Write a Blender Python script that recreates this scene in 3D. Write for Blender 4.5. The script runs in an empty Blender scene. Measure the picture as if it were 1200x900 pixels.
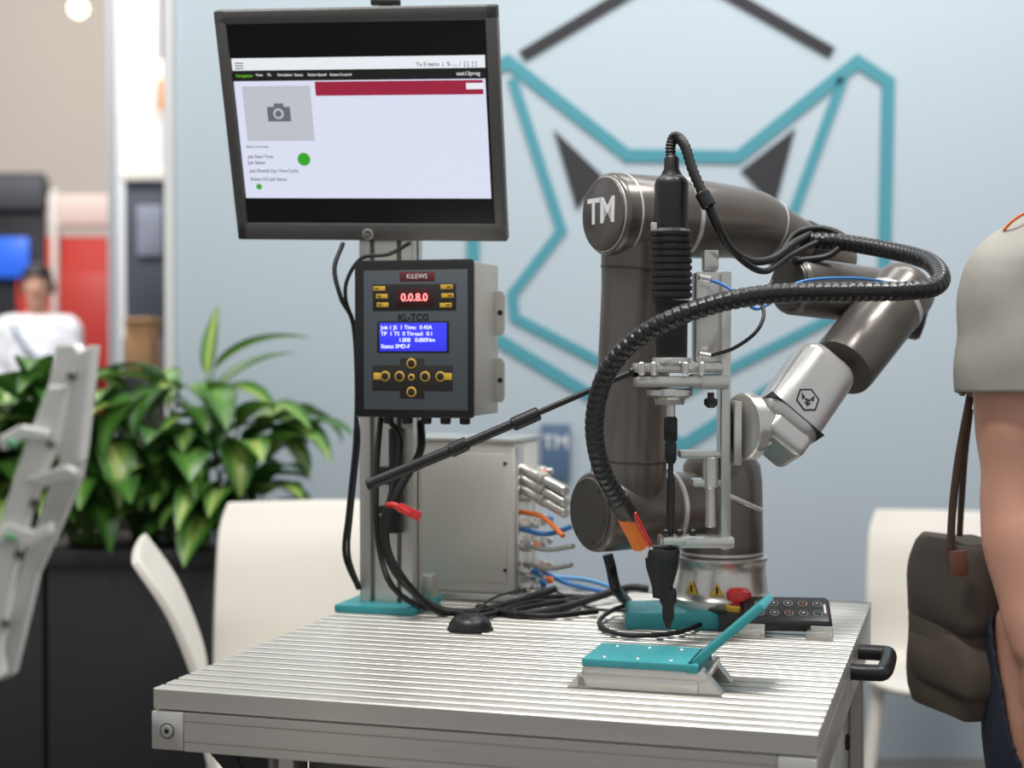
import bpy, bmesh, math, random
import numpy as np
from mathutils import Vector, Matrix, Euler
random.seed(4)
F=1830.0; ZC=1.28; TH=math.atan(40/F); ZT=0.88
sc=bpy.context.scene
# ---------------------------------------------------------------- camera + survey helpers
cam_d=bpy.data.cameras.new('camera'); cam=bpy.data.objects.new('camera',cam_d); sc.collection.objects.link(cam)
cam.location=(0,0,ZC); cam.rotation_euler=(math.pi/2-TH,0,0)
cam_d.sensor_width=36; cam_d.lens=F/1200*36; cam_d.clip_end=200
cam_d.dof.use_dof=True; cam_d.dof.focus_distance=2.05; cam_d.dof.aperture_fstop=3.0
sc.camera=cam
def ray(px,py):
    fw=Vector((0,math.cos(TH),-math.sin(TH))); up=Vector((0,math.sin(TH),math.cos(TH)))
    return fw+Vector((1,0,0))*((px-600)/F)-up*((py-450)/F)
def W(px,py,d):
    r=ray(px,py); return Vector((0,0,ZC))+r*(d/r.y)
def TP(px,py,h=0.0):
    r=ray(px,py); return Vector((0,0,ZC))+r*((ZT+h-ZC)/r.z)
A=math.radians(16.5)
FL=Vector((-0.424,1.839,ZT)); U=Vector((math.cos(A),-math.sin(A),0)); V=Vector((math.sin(A),math.cos(A),0)); Z=Vector((0,0,1))
TW,TD=0.7745,0.873
def T(x,y,z=0): return FL+U*x+V*y+Z*z
def TM(x,y,z=0): return Matrix.Translation(T(x,y,z))@Matrix.Rotation(-A,4,'Z')
# ---------------------------------------------------------------- materials
def lin(c): return tuple(((v/255)/12.92 if v/255<=0.04045 else ((v/255+0.055)/1.055)**2.4) for v in c)
MATS={}
def mat(name,col,rough=0.5,metal=0.0,noise=0.0,nscale=30,bump=0.0,emit=0.0,aniso=None,coat=0,bdist=.002,sss=0):
    if name in MATS: return MATS[name]
    m=bpy.data.materials.new(name); m.use_nodes=True; nt=m.node_tree; b=nt.nodes['Principled BSDF']
    c=lin(col)+(1,)
    b.inputs['Base Color'].default_value=c; b.inputs['Roughness'].default_value=rough; b.inputs['Metallic'].default_value=metal
    if coat: b.inputs['Coat Weight'].default_value=coat
    if sss: b.inputs['Subsurface Weight'].default_value=sss; b.inputs['Subsurface Radius'].default_value=(.01,.004,.002); b.inputs['Subsurface Scale'].default_value=1.0
    if emit: b.inputs['Emission Color'].default_value=c; b.inputs['Emission Strength'].default_value=emit
    if noise or bump:
        tc=nt.nodes.new('ShaderNodeTexCoord'); n=nt.nodes.new('ShaderNodeTexNoise'); n.inputs['Scale'].default_value=nscale; n.inputs['Detail'].default_value=4
        mp=nt.nodes.new('ShaderNodeMapping'); nt.links.new(tc.outputs['Object'],mp.inputs[0]); nt.links.new(mp.outputs[0],n.inputs['Vector'])
        if aniso: mp.inputs['Scale'].default_value=aniso
        if noise:
            mx=nt.nodes.new('ShaderNodeMix'); mx.data_type='RGBA'
            mx.inputs['A'].default_value=tuple(v*(1-noise) for v in c[:3])+(1,); mx.inputs['B'].default_value=tuple(min(1,v*(1+noise)) for v in c[:3])+(1,)
            nt.links.new(n.outputs['Fac'],mx.inputs['Factor']); nt.links.new(mx.outputs['Result'],b.inputs['Base Color'])
        if bump:
            bp=nt.nodes.new('ShaderNodeBump'); bp.inputs['Strength'].default_value=bump; bp.inputs['Distance'].default_value=bdist
            nt.links.new(n.outputs['Fac'],bp.inputs['Height']); nt.links.new(bp.outputs[0],b.inputs['Normal'])
    MATS[name]=m; return m
M_alu=mat('aluminium_brushed',(200,197,190),0.36,0.78,0.08,8,0.05,aniso=(1,40,40))
M_aluD=mat('aluminium_slot',(95,93,90),0.5,0.7)
M_silver=mat('machined_silver',(210,208,203),0.28,0.85,0.04,20)
M_grey=mat('enclosure_grey',(172,169,162),0.42,0.25,0.04,6)
M_encl=mat('enclosure_light_grey',(212,209,201),0.4,0.15,0.04,6)
M_robot=mat('robot_titanium_paint',(106,101,96),0.29,0.55,0.04,60,0.02)
M_robotD=mat('robot_dark_cap',(78,75,72),0.36,0.45,0.04,60)
M_ring=mat('robot_ring_silver',(206,204,200),0.3,0.4)
M_white=mat('tool_module_silver_white',(184,183,181),0.3,0.55)
M_black=mat('black_plastic',(20,20,21),0.38,0,0.1,50)
M_rub=mat('black_rubber',(16,16,17),0.48,0,0.1,80)
M_teal=mat('teal_anodised',(58,152,158),0.42,0.2,0.06,20)
M_orange=mat('orange_label',(235,120,40),0.5)
M_red=mat('red_plastic',(205,40,40),0.35,coat=0.3)
M_yel=mat('yellow_plastic',(220,175,60),0.5)
M_wtxt=mat('white_print',(235,235,235),0.5)
M_blue=mat('blue_tube',(50,120,190),0.35)
M_chair=mat('white_chair_plastic',(206,201,192),0.5,0,0.02,5)
M_steel=mat('dark_steel',(60,60,62),0.35,0.8)
# ---------------------------------------------------------------- object helpers
INV={}
def grp(name,loc=(0,0,0)):
    e=bpy.data.objects.new(name,None); e.location=loc; e.empty_display_size=0.05; sc.collection.objects.link(e)
    INV[e]=Matrix.Translation(Vector(loc)).inverted(); return e
def link(o,M,parent):
    sc.collection.objects.link(o)
    if parent is not None:
        o.parent=parent; o.matrix_parent_inverse=INV[parent]
    o.matrix_basis=M
def mk(name,verts,faces,m,parent,M=None,smooth=True,ang=38,center=True):
    vs=[Vector(v) for v in verts]
    if M is None:
        c=Vector((0,0,0))
        if center:
            for v in vs: c+=v
            c/=len(vs)
        vs=[v-c for v in vs]; M=Matrix.Translation(c)
    me=bpy.data.meshes.new(name); me.from_pydata(vs,[],faces); me.validate()
    bm=bmesh.new(); bm.from_mesh(me); bmesh.ops.recalc_face_normals(bm,faces=bm.faces); bm.to_mesh(me); bm.free()
    if smooth: me.shade_smooth(); me.set_sharp_from_angle(angle=math.radians(ang))
    if isinstance(m,(list,tuple)):
        for k in m: me.materials.append(k)
    elif m: me.materials.append(m)
    o=bpy.data.objects.new(name,me); link(o,M,parent); return o
def box(name,M,size,m,parent,bevel=0.0015,seg=2):
    bm=bmesh.new(); bmesh.ops.create_cube(bm,size=1.0)
    bmesh.ops.scale(bm,vec=size,verts=bm.verts)
    b=min(bevel,min(size)*0.45)
    if b>0: bmesh.ops.bevel(bm,geom=bm.edges[:],offset=b,segments=seg,affect='EDGES',profile=0.5)
    me=bpy.data.meshes.new(name); bm.to_mesh(me); bm.free()
    me.shade_smooth(); me.set_sharp_from_angle(angle=math.radians(38)); me.materials.append(m)
    o=bpy.data.objects.new(name,me); link(o,M,parent); return o
def tbox(name,x0,x1,y0,y1,z0,z1,m,parent,bevel=0.0015):
    return box(name,TM((x0+x1)/2,(y0+y1)/2,(z0+z1)/2),(x1-x0,y1-y0,z1-z0),m,parent,bevel)
def wbox(name,x0,x1,y0,y1,z0,z1,m,parent,bevel=0.003):
    return box(name,Matrix.Translation(((x0+x1)/2,(y0+y1)/2,(z0+z1)/2)),(x1-x0,y1-y0,z1-z0),m,parent,bevel)
def axisM(p,d,hint=Vector((0,0,1))):
    d=Vector(d).normalized()
    if abs(d.dot(hint))>0.98: hint=Vector((1,0,0))
    x=hint.cross(d).normalized(); y=d.cross(x)
    R=Matrix((x,y,d)).transposed().to_4x4(); return Matrix.Translation(p)@R
def lathe(name,p,d,prof,m,parent,seg=40,ang=38):
    M=axisM(p,d); vs=[];fs=[]
    for r,h in prof:
        for i in range(seg):
            a=2*math.pi*i/seg; vs.append((r*math.cos(a),r*math.sin(a),h))
    n=len(prof)
    for j in range(n-1):
        for i in range(seg):
            k=(i+1)%seg; fs.append((j*seg+i,j*seg+k,(j+1)*seg+k,(j+1)*seg+i))
    fs.append(tuple(range(seg))); fs.append(tuple((n-1)*seg+i for i in range(seg)))
    return mk(name,vs,fs,m,parent,M=M,ang=ang)
def cyl(name,p0,p1,r0,m,parent,r1=None,bev=0.002,seg=32):
    p0=Vector(p0);p1=Vector(p1); L=(p1-p0).length; r1=r0 if r1 is None else r1; b=min(bev,L*0.3,min(r0,r1)*0.5)
    return lathe(name,p0,p1-p0,[(r0-b,0),(r0,b),(r1,L-b),(r1-b,L)],m,parent,seg)
def cr(pts,n=8):
    pts=[Vector(p) for p in pts]; P=[pts[0]*2-pts[1]]+pts+[pts[-1]*2-pts[-2]]; out=[]
    for i in range(1,len(P)-2):
        for k in range(n):
            t=k/n; a,b,c,d=P[i-1],P[i],P[i+1],P[i+2]
            out.append(0.5*((2*b)+(c-a)*t+(2*a-5*b+4*c-d)*t*t+(3*b-3*c+d-a)*t**3))
    out.append(pts[-1]); return out
def lerpl(rs,n=8):
    out=[]
    for i in range(len(rs)-1):
        for k in range(n):
            t=k/n; a=rs[i];b=rs[i+1]; s=t*t*(3-2*t)
            out.append(tuple(x+(y-x)*s for x,y in zip(a,b)) if isinstance(a,tuple) else a+(b-a)*s)
    out.append(rs[-1]); return out
def sweepdata(pts,radii,seg=20,fixed=None):
    pts=[Vector(p) for p in pts]; n=len(pts); vs=[];fs=[]; x=None
    for i,p in enumerate(pts):
        t=(pts[min(i+1,n-1)]-pts[max(i-1,0)]).normalized()
        if fixed is not None: x=(Vector(fixed)-t*t.dot(Vector(fixed))).normalized()
        elif x is None:
            h=Vector((0,0,1)) if abs(t.z)<0.9 else Vector((1,0,0)); x=h.cross(t).normalized()
        else: x=(x-t*t.dot(x)).normalized()
        y=t.cross(x); r=radii[i] if isinstance(radii,(list,tuple)) else radii
        ra,rb=r if isinstance(r,tuple) else (r,r)
        for k in range(seg):
            a=2*math.pi*k/seg; vs.append(p+x*(ra*math.cos(a))+y*(rb*math.sin(a)))
    for j in range(n-1):
        for i in range(seg):
            k=(i+1)%seg; fs.append((j*seg+i,j*seg+k,(j+1)*seg+k,(j+1)*seg+i))
    fs.append(tuple(range(seg))); fs.append(tuple((n-1)*seg+i for i in range(seg)))
    return vs,fs
def sweep(name,pts,radii,m,parent,seg=20,fixed=None,ang=50):
    vs,fs=sweepdata(pts,radii,seg,fixed); return mk(name,vs,fs,m,parent,ang=ang)
def cable(name,pts,r,m,parent,n=8,seg=10): return sweep(name,cr(pts,n),r,m,parent,seg)
def prism(name,pts2,M,th,m,parent,bevel=0.0):
    n=len(pts2); vs=[(x,-th/2,z) for x,z in pts2]+[(x,th/2,z) for x,z in pts2]
    fs=[tuple(range(n)),tuple(range(n,2*n))]+[(i,(i+1)%n,n+(i+1)%n,n+i) for i in range(n)]
    o=mk(name,vs,fs,m,parent,M=M,smooth=False)
    if bevel:
        b=o.modifiers.new('b','BEVEL'); b.width=bevel; b.segments=2; b.limit_method='ANGLE'
    return o
def txt(name,s,M,size,m,parent,ax='CENTER',ext=0.0002,bold=0):
    c=bpy.data.curves.new(name,'FONT'); c.body=s; c.size=size; c.align_x=ax; c.align_y='CENTER'; c.extrude=ext; c.offset=bold
    c.materials.append(m); o=bpy.data.objects.new(name,c); link(o,M,parent); return o
def slotted(name,M,L,w,h,m,parent,slotw=0.008,slotd=0.012):
    pts=[]
    def edge(p0,p1,nrm,cnt):
        p0=Vector(p0);p1=Vector(p1);nrm=Vector(nrm);t=(p1-p0); Lk=t.length; t.normalize(); pts.append(p0+t*0.0015)
        for k in range(cnt):
            c=p0+t*(Lk*(k+0.5)/cnt)
            for a,b in ((-slotw/2,0),(-slotw/2,0.002),(-slotw*0.9,0.003),(-slotw*0.9,slotd),(slotw*0.9,slotd),(slotw*0.9,0.003),(slotw/2,0.002),(slotw/2,0)):
                pts.append(c+t*a-nrm*b)
        pts.append(p1-t*0.0015)
    x,y=w/2,h/2
    nx=max(1,round(w/0.045)); ny=max(1,round(h/0.045))
    edge((-x,-y),(x,-y),(0,-1),nx); edge((x,-y),(x,y),(1,0),ny); edge((x,y),(-x,y),(0,1),nx); edge((-x,y),(-x,-y),(-1,0),ny)
    n=len(pts); vs=[(p.x,p.y,-L/2) for p in pts]+[(p.x,p.y,L/2) for p in pts]
    fs=[tuple(range(n)),tuple(range(n,2*n))]+[(i,(i+1)%n,n+(i+1)%n,n+i) for i in range(n)]
    return mk(name,vs,fs,m,parent,M=M,smooth=False)
RX=lambda a:Matrix.Rotation(a,4,'X')
RY=lambda a:Matrix.Rotation(a,4,'Y')
RZ=lambda a:Matrix.Rotation(a,4,'Z')
H=math.pi/2
# ================================================================= ROOM
M_wall=mat('wall_paint_pale_blue',(181,194,203),0.75,0,0.015,2)
M_floor=mat('carpet_grey',(104,100,98),0.9,0,0.15,80,0.3)
wbox('floor',-14,8,-3,20,-0.05,0.0,M_floor,None,0)
wbox('wall_back',-1.045,4.2,4.85,4.95,0,3.3,M_wall,None,0.004)
wbox('trim_1',-1.075,-1.046,4.83,4.97,0,3.3,mat('trim_white',(205,206,206),0.5),None,0.003)
wbox('wall_hall',-14,8,19,19.2,0,9,mat('hall_wall_beige',(190,180,171),0.9,0,0.03,1),None,0)
DW=4.846
M_lteal=mat('logo_teal',(70,146,160),0.6); M_lblk=mat('logo_black',(38,38,42),0.6)
logo=grp('wall_logo',W(800,270,DW))
def strip(name,pts,wpx,m,closed=False):
    P=[W(x,y,DW) for x,y in pts]; hw=wpx/F*DW/2; n=len(P); vs=[];fs=[]
    q=[(p.x,p.z) for p in P]
    L=[];R=[]
    for i in range(n):
        a=Vector(q[i-1]) if (i>0 or closed) else None; c=Vector(q[(i+1)%n]) if (i<n-1 or closed) else None; b=Vector(q[i])
        d1=(b-a).normalized() if a is not None else None; d2=(c-b).normalized() if c is not None else None
        if d1 is None: d1=d2
        if d2 is None: d2=d1
        n1=Vector((-d1.y,d1.x)); n2=Vector((-d2.y,d2.x)); mm=(n1+n2).normalized(); k=hw/max(0.35,mm.dot(n1))
        L.append(b+mm*k); R.append(b-mm*k)
    for y in (DW-0.003,DW+0.003):
        for p in L+R: vs.append((p.x,y,p.y))
    o=2*n
    for i in range(n if closed else n-1):
        j=(i+1)%n
        fs+= [(i,j,n+j,n+i),(o+i,o+j,o+n+j,o+n+i),(i,j,o+j,o+i),(n+i,n+j,o+n+j,o+n+i)]
    mk(name,vs,fs,m,logo,smooth=False)
strip('head_outline',[(1005,72),(1041,96),(1035,375),(870,477),(800,522),(690,462),(600,408),(553,378),(557,96),(595,72),(735,182),(865,184)],15,M_lteal,True)
strip('face_line_1',[(988,92),(922,270),(982,345),(975,372),(880,420),(800,460),(705,425),(603,372),(600,345),(658,270),(600,92)],12,M_lteal)
strip('hexagon',[(612,66),(792,-42),(975,62)],14,M_lblk)
for i,t in enumerate([[(649,152),(706,206),(676,246)],[(932,150),(868,200),(908,243)]]):
    P=[W(x,y,DW) for x,y in t]; vs=[(p.x,DW-0.003,p.z) for p in P]+[(p.x,DW+0.003,p.z) for p in P]
    mk('ear_%d'%(i+1),vs,[(0,1,2),(3,4,5),(0,1,4,3),(1,2,5,4),(2,0,3,5)],M_lblk,logo,smooth=False)
s=grp('wall_sign',W(651,530,4.83)); p=W(651,530,4.83)
box('panel',Matrix.Translation(p),(34/F*4.83,0.02,66/F*4.83),mat('sign_blue',(78,104,132),0.5),s)
txt('print','TM',Matrix.Translation(p+Vector((0,-0.012,0.03)))@RX(H),0.06,M_wtxt,s)
# ================================================================= HALL BACKGROUND
def farbox(name,x0,y0,x1,y1,d,dep,m,parent,bevel=0.01):
    a=W(x0,y1,d); b=W(x1,y0,d); return wbox(name,a.x,b.x,d,d+dep,a.z,b.z,m,parent,bevel)
g=grp('hall_column',W(160,600,9)); a=W(130,0,9.0); b=W(194,0,9.0)
wbox('shaft',a.x,b.x,9,9.35,0,6,mat('column_white',(212,214,216),0.6),g); wbox('edge',a.x-0.02,a.x+0.02,8.98,9.3,0,6,mat('column_edge',(150,155,162),0.6),g); wbox('plinth',a.x-0.03,b.x+0.03,8.95,9.4,0,0.15,M_steel,g)
g=grp('booth_banner',W(170,300,8)); farbox('print',147,210,197,400,8,0.05,mat('banner_dark',(62,66,78),0.6,0,0.5,3),g); farbox('pale_photo',160,240,190,300,7.98,0.01,mat('banner_photo',(125,130,145),0.6,0,0.4,6),g)
a=W(147,0,8);b=W(197,0,8); wbox('base',a.x,b.x,7.9,8.2,0,1.34,mat('booth_base',(80,80,85),0.6),g)
farbox('header',140,195,200,212,7.97,0.08,mat('cream',(225,222,215),0.6),g)
g=grp('red_booth',W(92,300,12)); a=W(52,0,12);b=W(130,0,12)
wbox('back_panel',a.x,b.x,12,12.1,0,2.15,mat('booth_red',(200,54,42),0.6,0,0.1,2),g); farbox('fascia',56,228,132,264,11.9,0.2,mat('booth_fascia',(226,204,196),0.6),g)
farbox('counter',70,320,128,440,11.5,0.3,mat('booth_red2',(184,48,38),0.5),g); farbox('light_strip',60,222,66,400,11.85,0.1,mat('cream',(0,0,0)),g)
g=grp('dark_booth',W(20,300,13)); a=W(-60,0,13);b=W(49,0,13)
wbox('back_panel',a.x,b.x,13,13.1,0,2.75,mat('booth_black',(28,28,33),0.6),g); farbox('fascia',-60,208,50,245,12.9,0.2,mat('booth_grey',(62,64,72),0.6),g)
farbox('screen',-30,278,33,325,12.85,0.05,mat('screen_blue',(30,85,190),0.4,emit=0.8),g); farbox('panel_red',20,330,50,420,12.8,0.1,mat('booth_red2',(0,0,0)),g)
g=grp('hanging_sign',W(190,105,8.5)); farbox('panel',181,70,201,140,8.5,0.04,mat('sign_pale',(228,214,205),0.5),g); farbox('print',184,92,199,128,8.49,0.01,mat('sign_orange',(225,140,90),0.5),g)
p=W(190,70,8.52); cyl('rod',p,p+Vector((0,0,3.5)),0.01,M_steel,g)
g=grp('cardboard_box',W(160,398,7)); farbox('carton',146,376,176,440,7,0.2,mat('cardboard',(170,130,90),0.8),g); farbox('flap',144,372,178,378,6.98,0.24,mat('cardboard',(0,0,0)),g)
p=W(160,440,7); wbox('stand',p.x-0.1,p.x+0.1,7,7.2,0,p.z,M_steel,g)
g=grp('pendant_lamp',W(92,10,10)); p=W(92,10,10)
lathe('globe',p-Vector((0,0,0.06)),(0,0,1),[(0.06*math.sin(t*math.pi/12)+0.001,0.06-0.06*math.cos(t*math.pi/12)) for t in range(13)],mat('lamp_glow',(255,238,205),0.5,emit=3),g,24)
cyl('cord',p+Vector((0,0,0.06)),p+Vector((0,0,4)),0.006,M_black,g)
# ================================================================= PLANTER + PLANTS
PY=4.22
g=grp('planter_box',(-1.5,PY,0))
M_pl=mat('planter_black',(38,38,40),0.45,0,0.1,3)
x1=W(264,600,4.05).x
for i in range(4):
    xb=x1-0.02-i*0.45; xa=xb-0.44
    wbox('panel_%d'%(i+1),xa,xb,PY-.19,PY+.19,0.03,0.73,M_pl,g,0.006)
wbox('rim',x1-1.84,x1,PY-.21,PY+.21,0.72,0.765,M_pl,g,0.005); wbox('plinth',x1-1.8,x1-0.05,PY-.16,PY+.16,0,0.04,M_black,g)
def leaf_mat():
    m=bpy.data.materials.new('leaf_variegated'); m.use_nodes=True; nt=m.node_tree; b=nt.nodes['Principled BSDF']
    at=nt.nodes.new('ShaderNodeAttribute'); at.attribute_name='rib'
    rp=nt.nodes.new('ShaderNodeValToRGB'); e=rp.color_ramp.elements
    e[0].position=0; e[0].color=lin((26,62,28))+(1,); e[1].position=1; e[1].color=lin((196,210,122))+(1,)
    k=rp.color_ramp.elements.new(0.45); k.color=lin((82,132,50))+(1,)
    nt.links.new(at.outputs['Fac'],rp.inputs[0]); nt.links.new(rp.outputs[0],b.inputs['Base Color'])
    b.inputs['Roughness'].default_value=0.38
    tr=nt.nodes.new('ShaderNodeBsdfTranslucent'); mx=nt.nodes.new('ShaderNodeMixShader'); mx.inputs[0].default_value=.18
    nt.links.new(rp.outputs[0],tr.inputs[0]); nt.links.new(b.outputs[0],mx.inputs[1]); nt.links.new(tr.outputs[0],mx.inputs[2]); nt.links.new(mx.outputs[0],nt.nodes['Material Output'].inputs[0])
    return m
ML=leaf_mat(); vs=[];fs=[];rib=[]
def leaf(base,az,el,L,wd,bend,shade):
    NL,NW=9,4; p=Vector(base); e=el; rows=[]
    d0=Vector((math.cos(az),math.sin(az),0)); side=Vector((-math.sin(az),math.cos(az),0))
    for i in range(NL+1):
        t=i/NL; w=wd*(math.sin(math.pi*min(1,t**0.75)))**0.8*(1-0.25*t)+0.002
        dirv=d0*math.cos(e)+Z*math.sin(e); nrm=side.cross(dirv)*-1
        if i: p=p+dirv*(L/NL)
        st=len(vs)
        for j in range(-NW,NW+1):
            s_=j/NW; q_=p+side*(w*s_)+nrm*(abs(s_)*w*0.3); q_.y=min(q_.y,4.82); vs.append(q_)
            v=1-abs(s_); stripe=0.5+0.5*math.sin((t*7-abs(s_)*2.0)*6.28)
            rib.append(max(0,min(1,shade*(0.12+0.95*v**0.9*(0.55+0.45*stripe)))))
        rows.append(st); e-=bend/NL
    for i in range(NL):
        for j in range(2*NW):
            a=rows[i]+j; b=rows[i+1]+j; fs.append((a,a+1,b+1,b))
stems=[]
def plant(bx,by,bz,hgt,nl):
    for k in range(nl):
        az=random.uniform(0,2*math.pi)
        if random.random()<.45: az=random.uniform(math.pi*1.1,math.pi*1.9)
        el=random.uniform(0.55,1.4); ln=hgt*random.uniform(0.35,1.0)
        tip=Vector((bx,by,bz))+Vector((math.cos(az)*math.cos(el)*0.6,math.sin(az)*math.cos(el)*0.35,math.sin(el)))*ln
        stems.append(((bx+random.uniform(-.03,.03),by,bz),tip))
        leaf(tip,az,random.uniform(0.2,1.0),random.uniform(0.20,0.31),random.uniform(0.042,0.068),random.uniform(0.9,2.0),random.uniform(0.3,1.1))
for i in range(13):
    bx=x1+0.0-i*0.13; hh=0.48 if i>1 else 0.40
    if 1<=i<=4: hh=0.54
    plant(bx,PY+random.uniform(-.1,.1),0.72,hh,30)
pz=W(243,440,PY); leaf((pz.x,PY,pz.z),1.2,1.45,0.20,0.025,0.3,1.1)
stems.append(((pz.x,PY,.72),Vector((pz.x,PY,pz.z))))
o=mk('leaves',vs,fs,ML,None,center=False,ang=80)
at=o.data.attributes.new('rib','FLOAT','POINT'); at.data.foreach_set('value',rib)
pg=grp('potted_plants',(-1.4,PY,0.7)); o.parent=pg; o.matrix_parent_inverse=INV[pg]
sv=[];sf=[]
for a,b in stems:
    v_,f_=sweepdata([Vector(a),(Vector(a)+Vector(b))/2+Vector((0,0,.02)),Vector(b)],[.006,.005,.003],6); k=len(sv); sv+=v_; sf+=[tuple(i+k for i in q) for q in f_]
mk('stems',sv,sf,mat('stem_green',(80,112,50),0.5),pg)
# ================================================================= CHAIRS
def chair(p,rot,nm='plastic_chair',sz=1.0,curve=.05,lean=0.0):
    e=grp(nm,p); M0=Matrix.Translation(p)@RZ(rot)@Matrix.Scale(sz,4)
    prof=cr([Vector((0,y,z)) for y,z in ((-.24,.42),(-.2,.445),(-.08,.44),(.08,.43),(.15,.45),(.18,.52),(.20,.64),(.24+lean,.78),(.30+lean*1.6,.885))],5)
    n=len(prof); NV=[];NF=[]; NW=12
    for i,q in enumerate(prof):
        t=i/(n-1); w=0.225+0.015*math.sin(t*3); 
        if t>0.9: w*=1-0.07*((t-0.9)/0.1)**2
        if t<0.06: w*=0.94+0.06*t/0.06
        for j in range(-NW,NW+1):
            s_=j/NW; up=0.03*s_**4 if t<0.55 else 0
            fwd=-curve*s_*s_ if t>0.55 else 0
            NV.append(Vector((w*s_,q.y+fwd*min(1,(t-.55)/.2) if t>.55 else q.y,q.z+up*min(1,(.55-t)/.2) if t<.55 else q.z)))
    for i in range(n-1):
        for j in range(2*NW):
            a=i*(2*NW+1)+j; NF.append((a,a+1,a+2*NW+2,a+2*NW+1))
    o=mk('shell',NV,NF,M_chair,e,M=M0); sd=o.modifiers.new('s','SOLIDIFY'); sd.thickness=0.018; sd.offset=0
    bv=o.modifiers.new('b','BEVEL'); bv.width=0.004; bv.segments=2
    for i,(sx,sy) in enumerate(((-1,-1),(1,-1),(-1,1),(1,1))):
        a=M0@Vector((sx*.19,-.17 if sy<0 else .14,.445)); m_=M0@Vector((sx*.21,sy*.2,.25)); b=M0@Vector((sx*.235,-.25 if sy<0 else .27,0))
        sweep('leg_%d'%(i+1),cr([a,m_,b],4),lerpl([.02,.018,.013],4),M_chair,e,12)
chair(Vector((-.435,3.50,0)),0.12,sz=1.03,curve=.03)
chair(Vector((W(353,700,3.25).x,3.18,0)),math.radians(101.5),sz=1.0,curve=.006,lean=.012)
pc=W(1076,700,4.5); chair(Vector((pc.x,4.2,0)),-0.25,sz=.925,curve=.03)
# ================================================================= TABLE
tb=grp('workbench',T(TW/2,TD/2,-ZT))
pitch=0.030; n=int(TD/pitch)
sec=[(0,-0.024)]
for i in range(n+1):
    y0=i*pitch; y1=min(TD,y0+0.0225)
    sec+=[(y0,-0.012),(y0,-0.001),(y0+0.001,0),(y0+0.0100,0),(y0+0.0110,-0.0012),(y0+0.0120,0),(y1-0.001,0),(y1,-0.001),(y1,-0.012)]
    if y1>=TD-0.001: break
ye=sec[-1][0]; sec.append((ye,-0.024))
nn=len(sec); vs_=[(0,a,b) for a,b in sec]+[(TW,a,b) for a,b in sec]
fs_=[tuple(range(nn)),tuple(range(nn,2*nn))]+[(i,(i+1)%nn,nn+(i+1)%nn,nn+i) for i in range(nn)]
mk('slotted_top',vs_,fs_,M_alu,tb,M=TM(0,0,0),smooth=False)
fh=0.045
def beam(name,x,y,L,z): return slotted(name,TM(x,y,z),L,.045,.045,M_alu,tb)
def plainbeam(name,x0,x1,y0,y1,z0,z1): return tbox(name,x0,x1,y0,y1,z0,z1,M_alu,tb,0.002)
zb0,zb1=-0.024-fh-0.002,-0.026
sec=[(0,zb0),(0,zb0+.010),(.0015,zb0+.0107),(0,zb0+.0114),(0,zb1-.011),(.0015,zb1-.0103),(0,zb1-.0096),(0,zb1),(.045,zb1),(.045,zb0)]
nn=len(sec); vs_=[(0.042,a-.004,b) for a,b in sec]+[(TW-.042,a-.004,b) for a,b in sec]
fs_=[tuple(range(nn)),tuple(range(nn,2*nn))]+[(i,(i+1)%nn,nn+(i+1)%nn,nn+i) for i in range(nn)]
mk('front_rail',vs_,fs_,M_alu,tb,M=TM(0,0,0),smooth=False)
for i,xx in enumerate((0.0205,TW-0.0205)):
    tbox('corner_block_%d'%(i+1),xx-.021,xx+.021,-.005,.045,zb0,zb1,M_silver,tb,0.002)
    p=T(xx,-.005,(zb0+zb1)/2); lathe('corner_screw_%d'%(i+1),p,-V,[(.0075,-.002),(.0075,.001),(.0065,.0018),(.003,.0018),(.003,-.0005),(.001,-.0005)],M_silver,tb,20)
    lathe('screw_ring_%d'%(i+1),p,-V,[(.0095,-.001),(.0095,.0006),(.008,.0006)],M_aluD,tb,20)
    lathe('screw_socket_%d'%(i+1),p-V*.0018,-V,[(.0033,-.001),(.0033,.0002)],M_black,tb,6)
plainbeam('side_rail_1',0,.045,.046,TD-.002,zb0,zb1); plainbeam('side_rail_2',TW-.045,TW,.046,TD-.002,zb0,zb1); plainbeam('back_rail',.046,TW-.046,TD-.045,TD-.002,zb0,zb1)
for i,(lx,ly) in enumerate(((.135,.07),(TW-.03,.07),(.135,TD-.05),(TW-.03,TD-.05))):
    beam('leg_%d'%(i+1),lx,ly,ZT-.071-.09,-(.071+(ZT-.071-.09)/2))
    p=T(lx,ly,-ZT); cyl('castor_wheel_%d'%(i+1),p+Vector((-.015,0,.035)),p+Vector((.015,0,.035)),.035,M_rub,tb)
    box('castor_fork_%d'%(i+1),TM(lx,ly,-ZT+.075),(.045,.05,.03),M_steel,tb)
for i,xx in enumerate((.055,.085)):
    prism('gusset_%d'%(i+1),[(0,0),(.05,0),(.05,-.05)],TM(xx-.01,.05,-.072),.03,M_black,tb)
M_panel=mat('cabinet_panel',(120,118,114),0.4,0.5)
tbox('cabinet_front',.165,TW-.055,.075,.085,-ZT+.12,-.085,mat('cabinet_front_grey',(92,90,88),0.5,0.3),tb)
tbox('cabinet_side',TW-.035,TW-.028,.10,TD-.08,-ZT+.12,-.075,M_grey,tb)
tbox('cabinet_side_door',TW-.028,TW-.018,.16,TD-.30,-ZT+.16,-.10,M_grey,tb,.003)
tbox('cabinet_back',.165,TW-.055,TD-.07,TD-.06,-ZT+.12,-.085,M_panel,tb)
tbox('cabinet_left',.16,.17,.1,TD-.08,-ZT+.12,-.085,M_panel,tb)
tbox('shelf',.16,TW-.03,.08,TD-.06,-ZT+.11,-ZT+.12,M_panel,tb)
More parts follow.
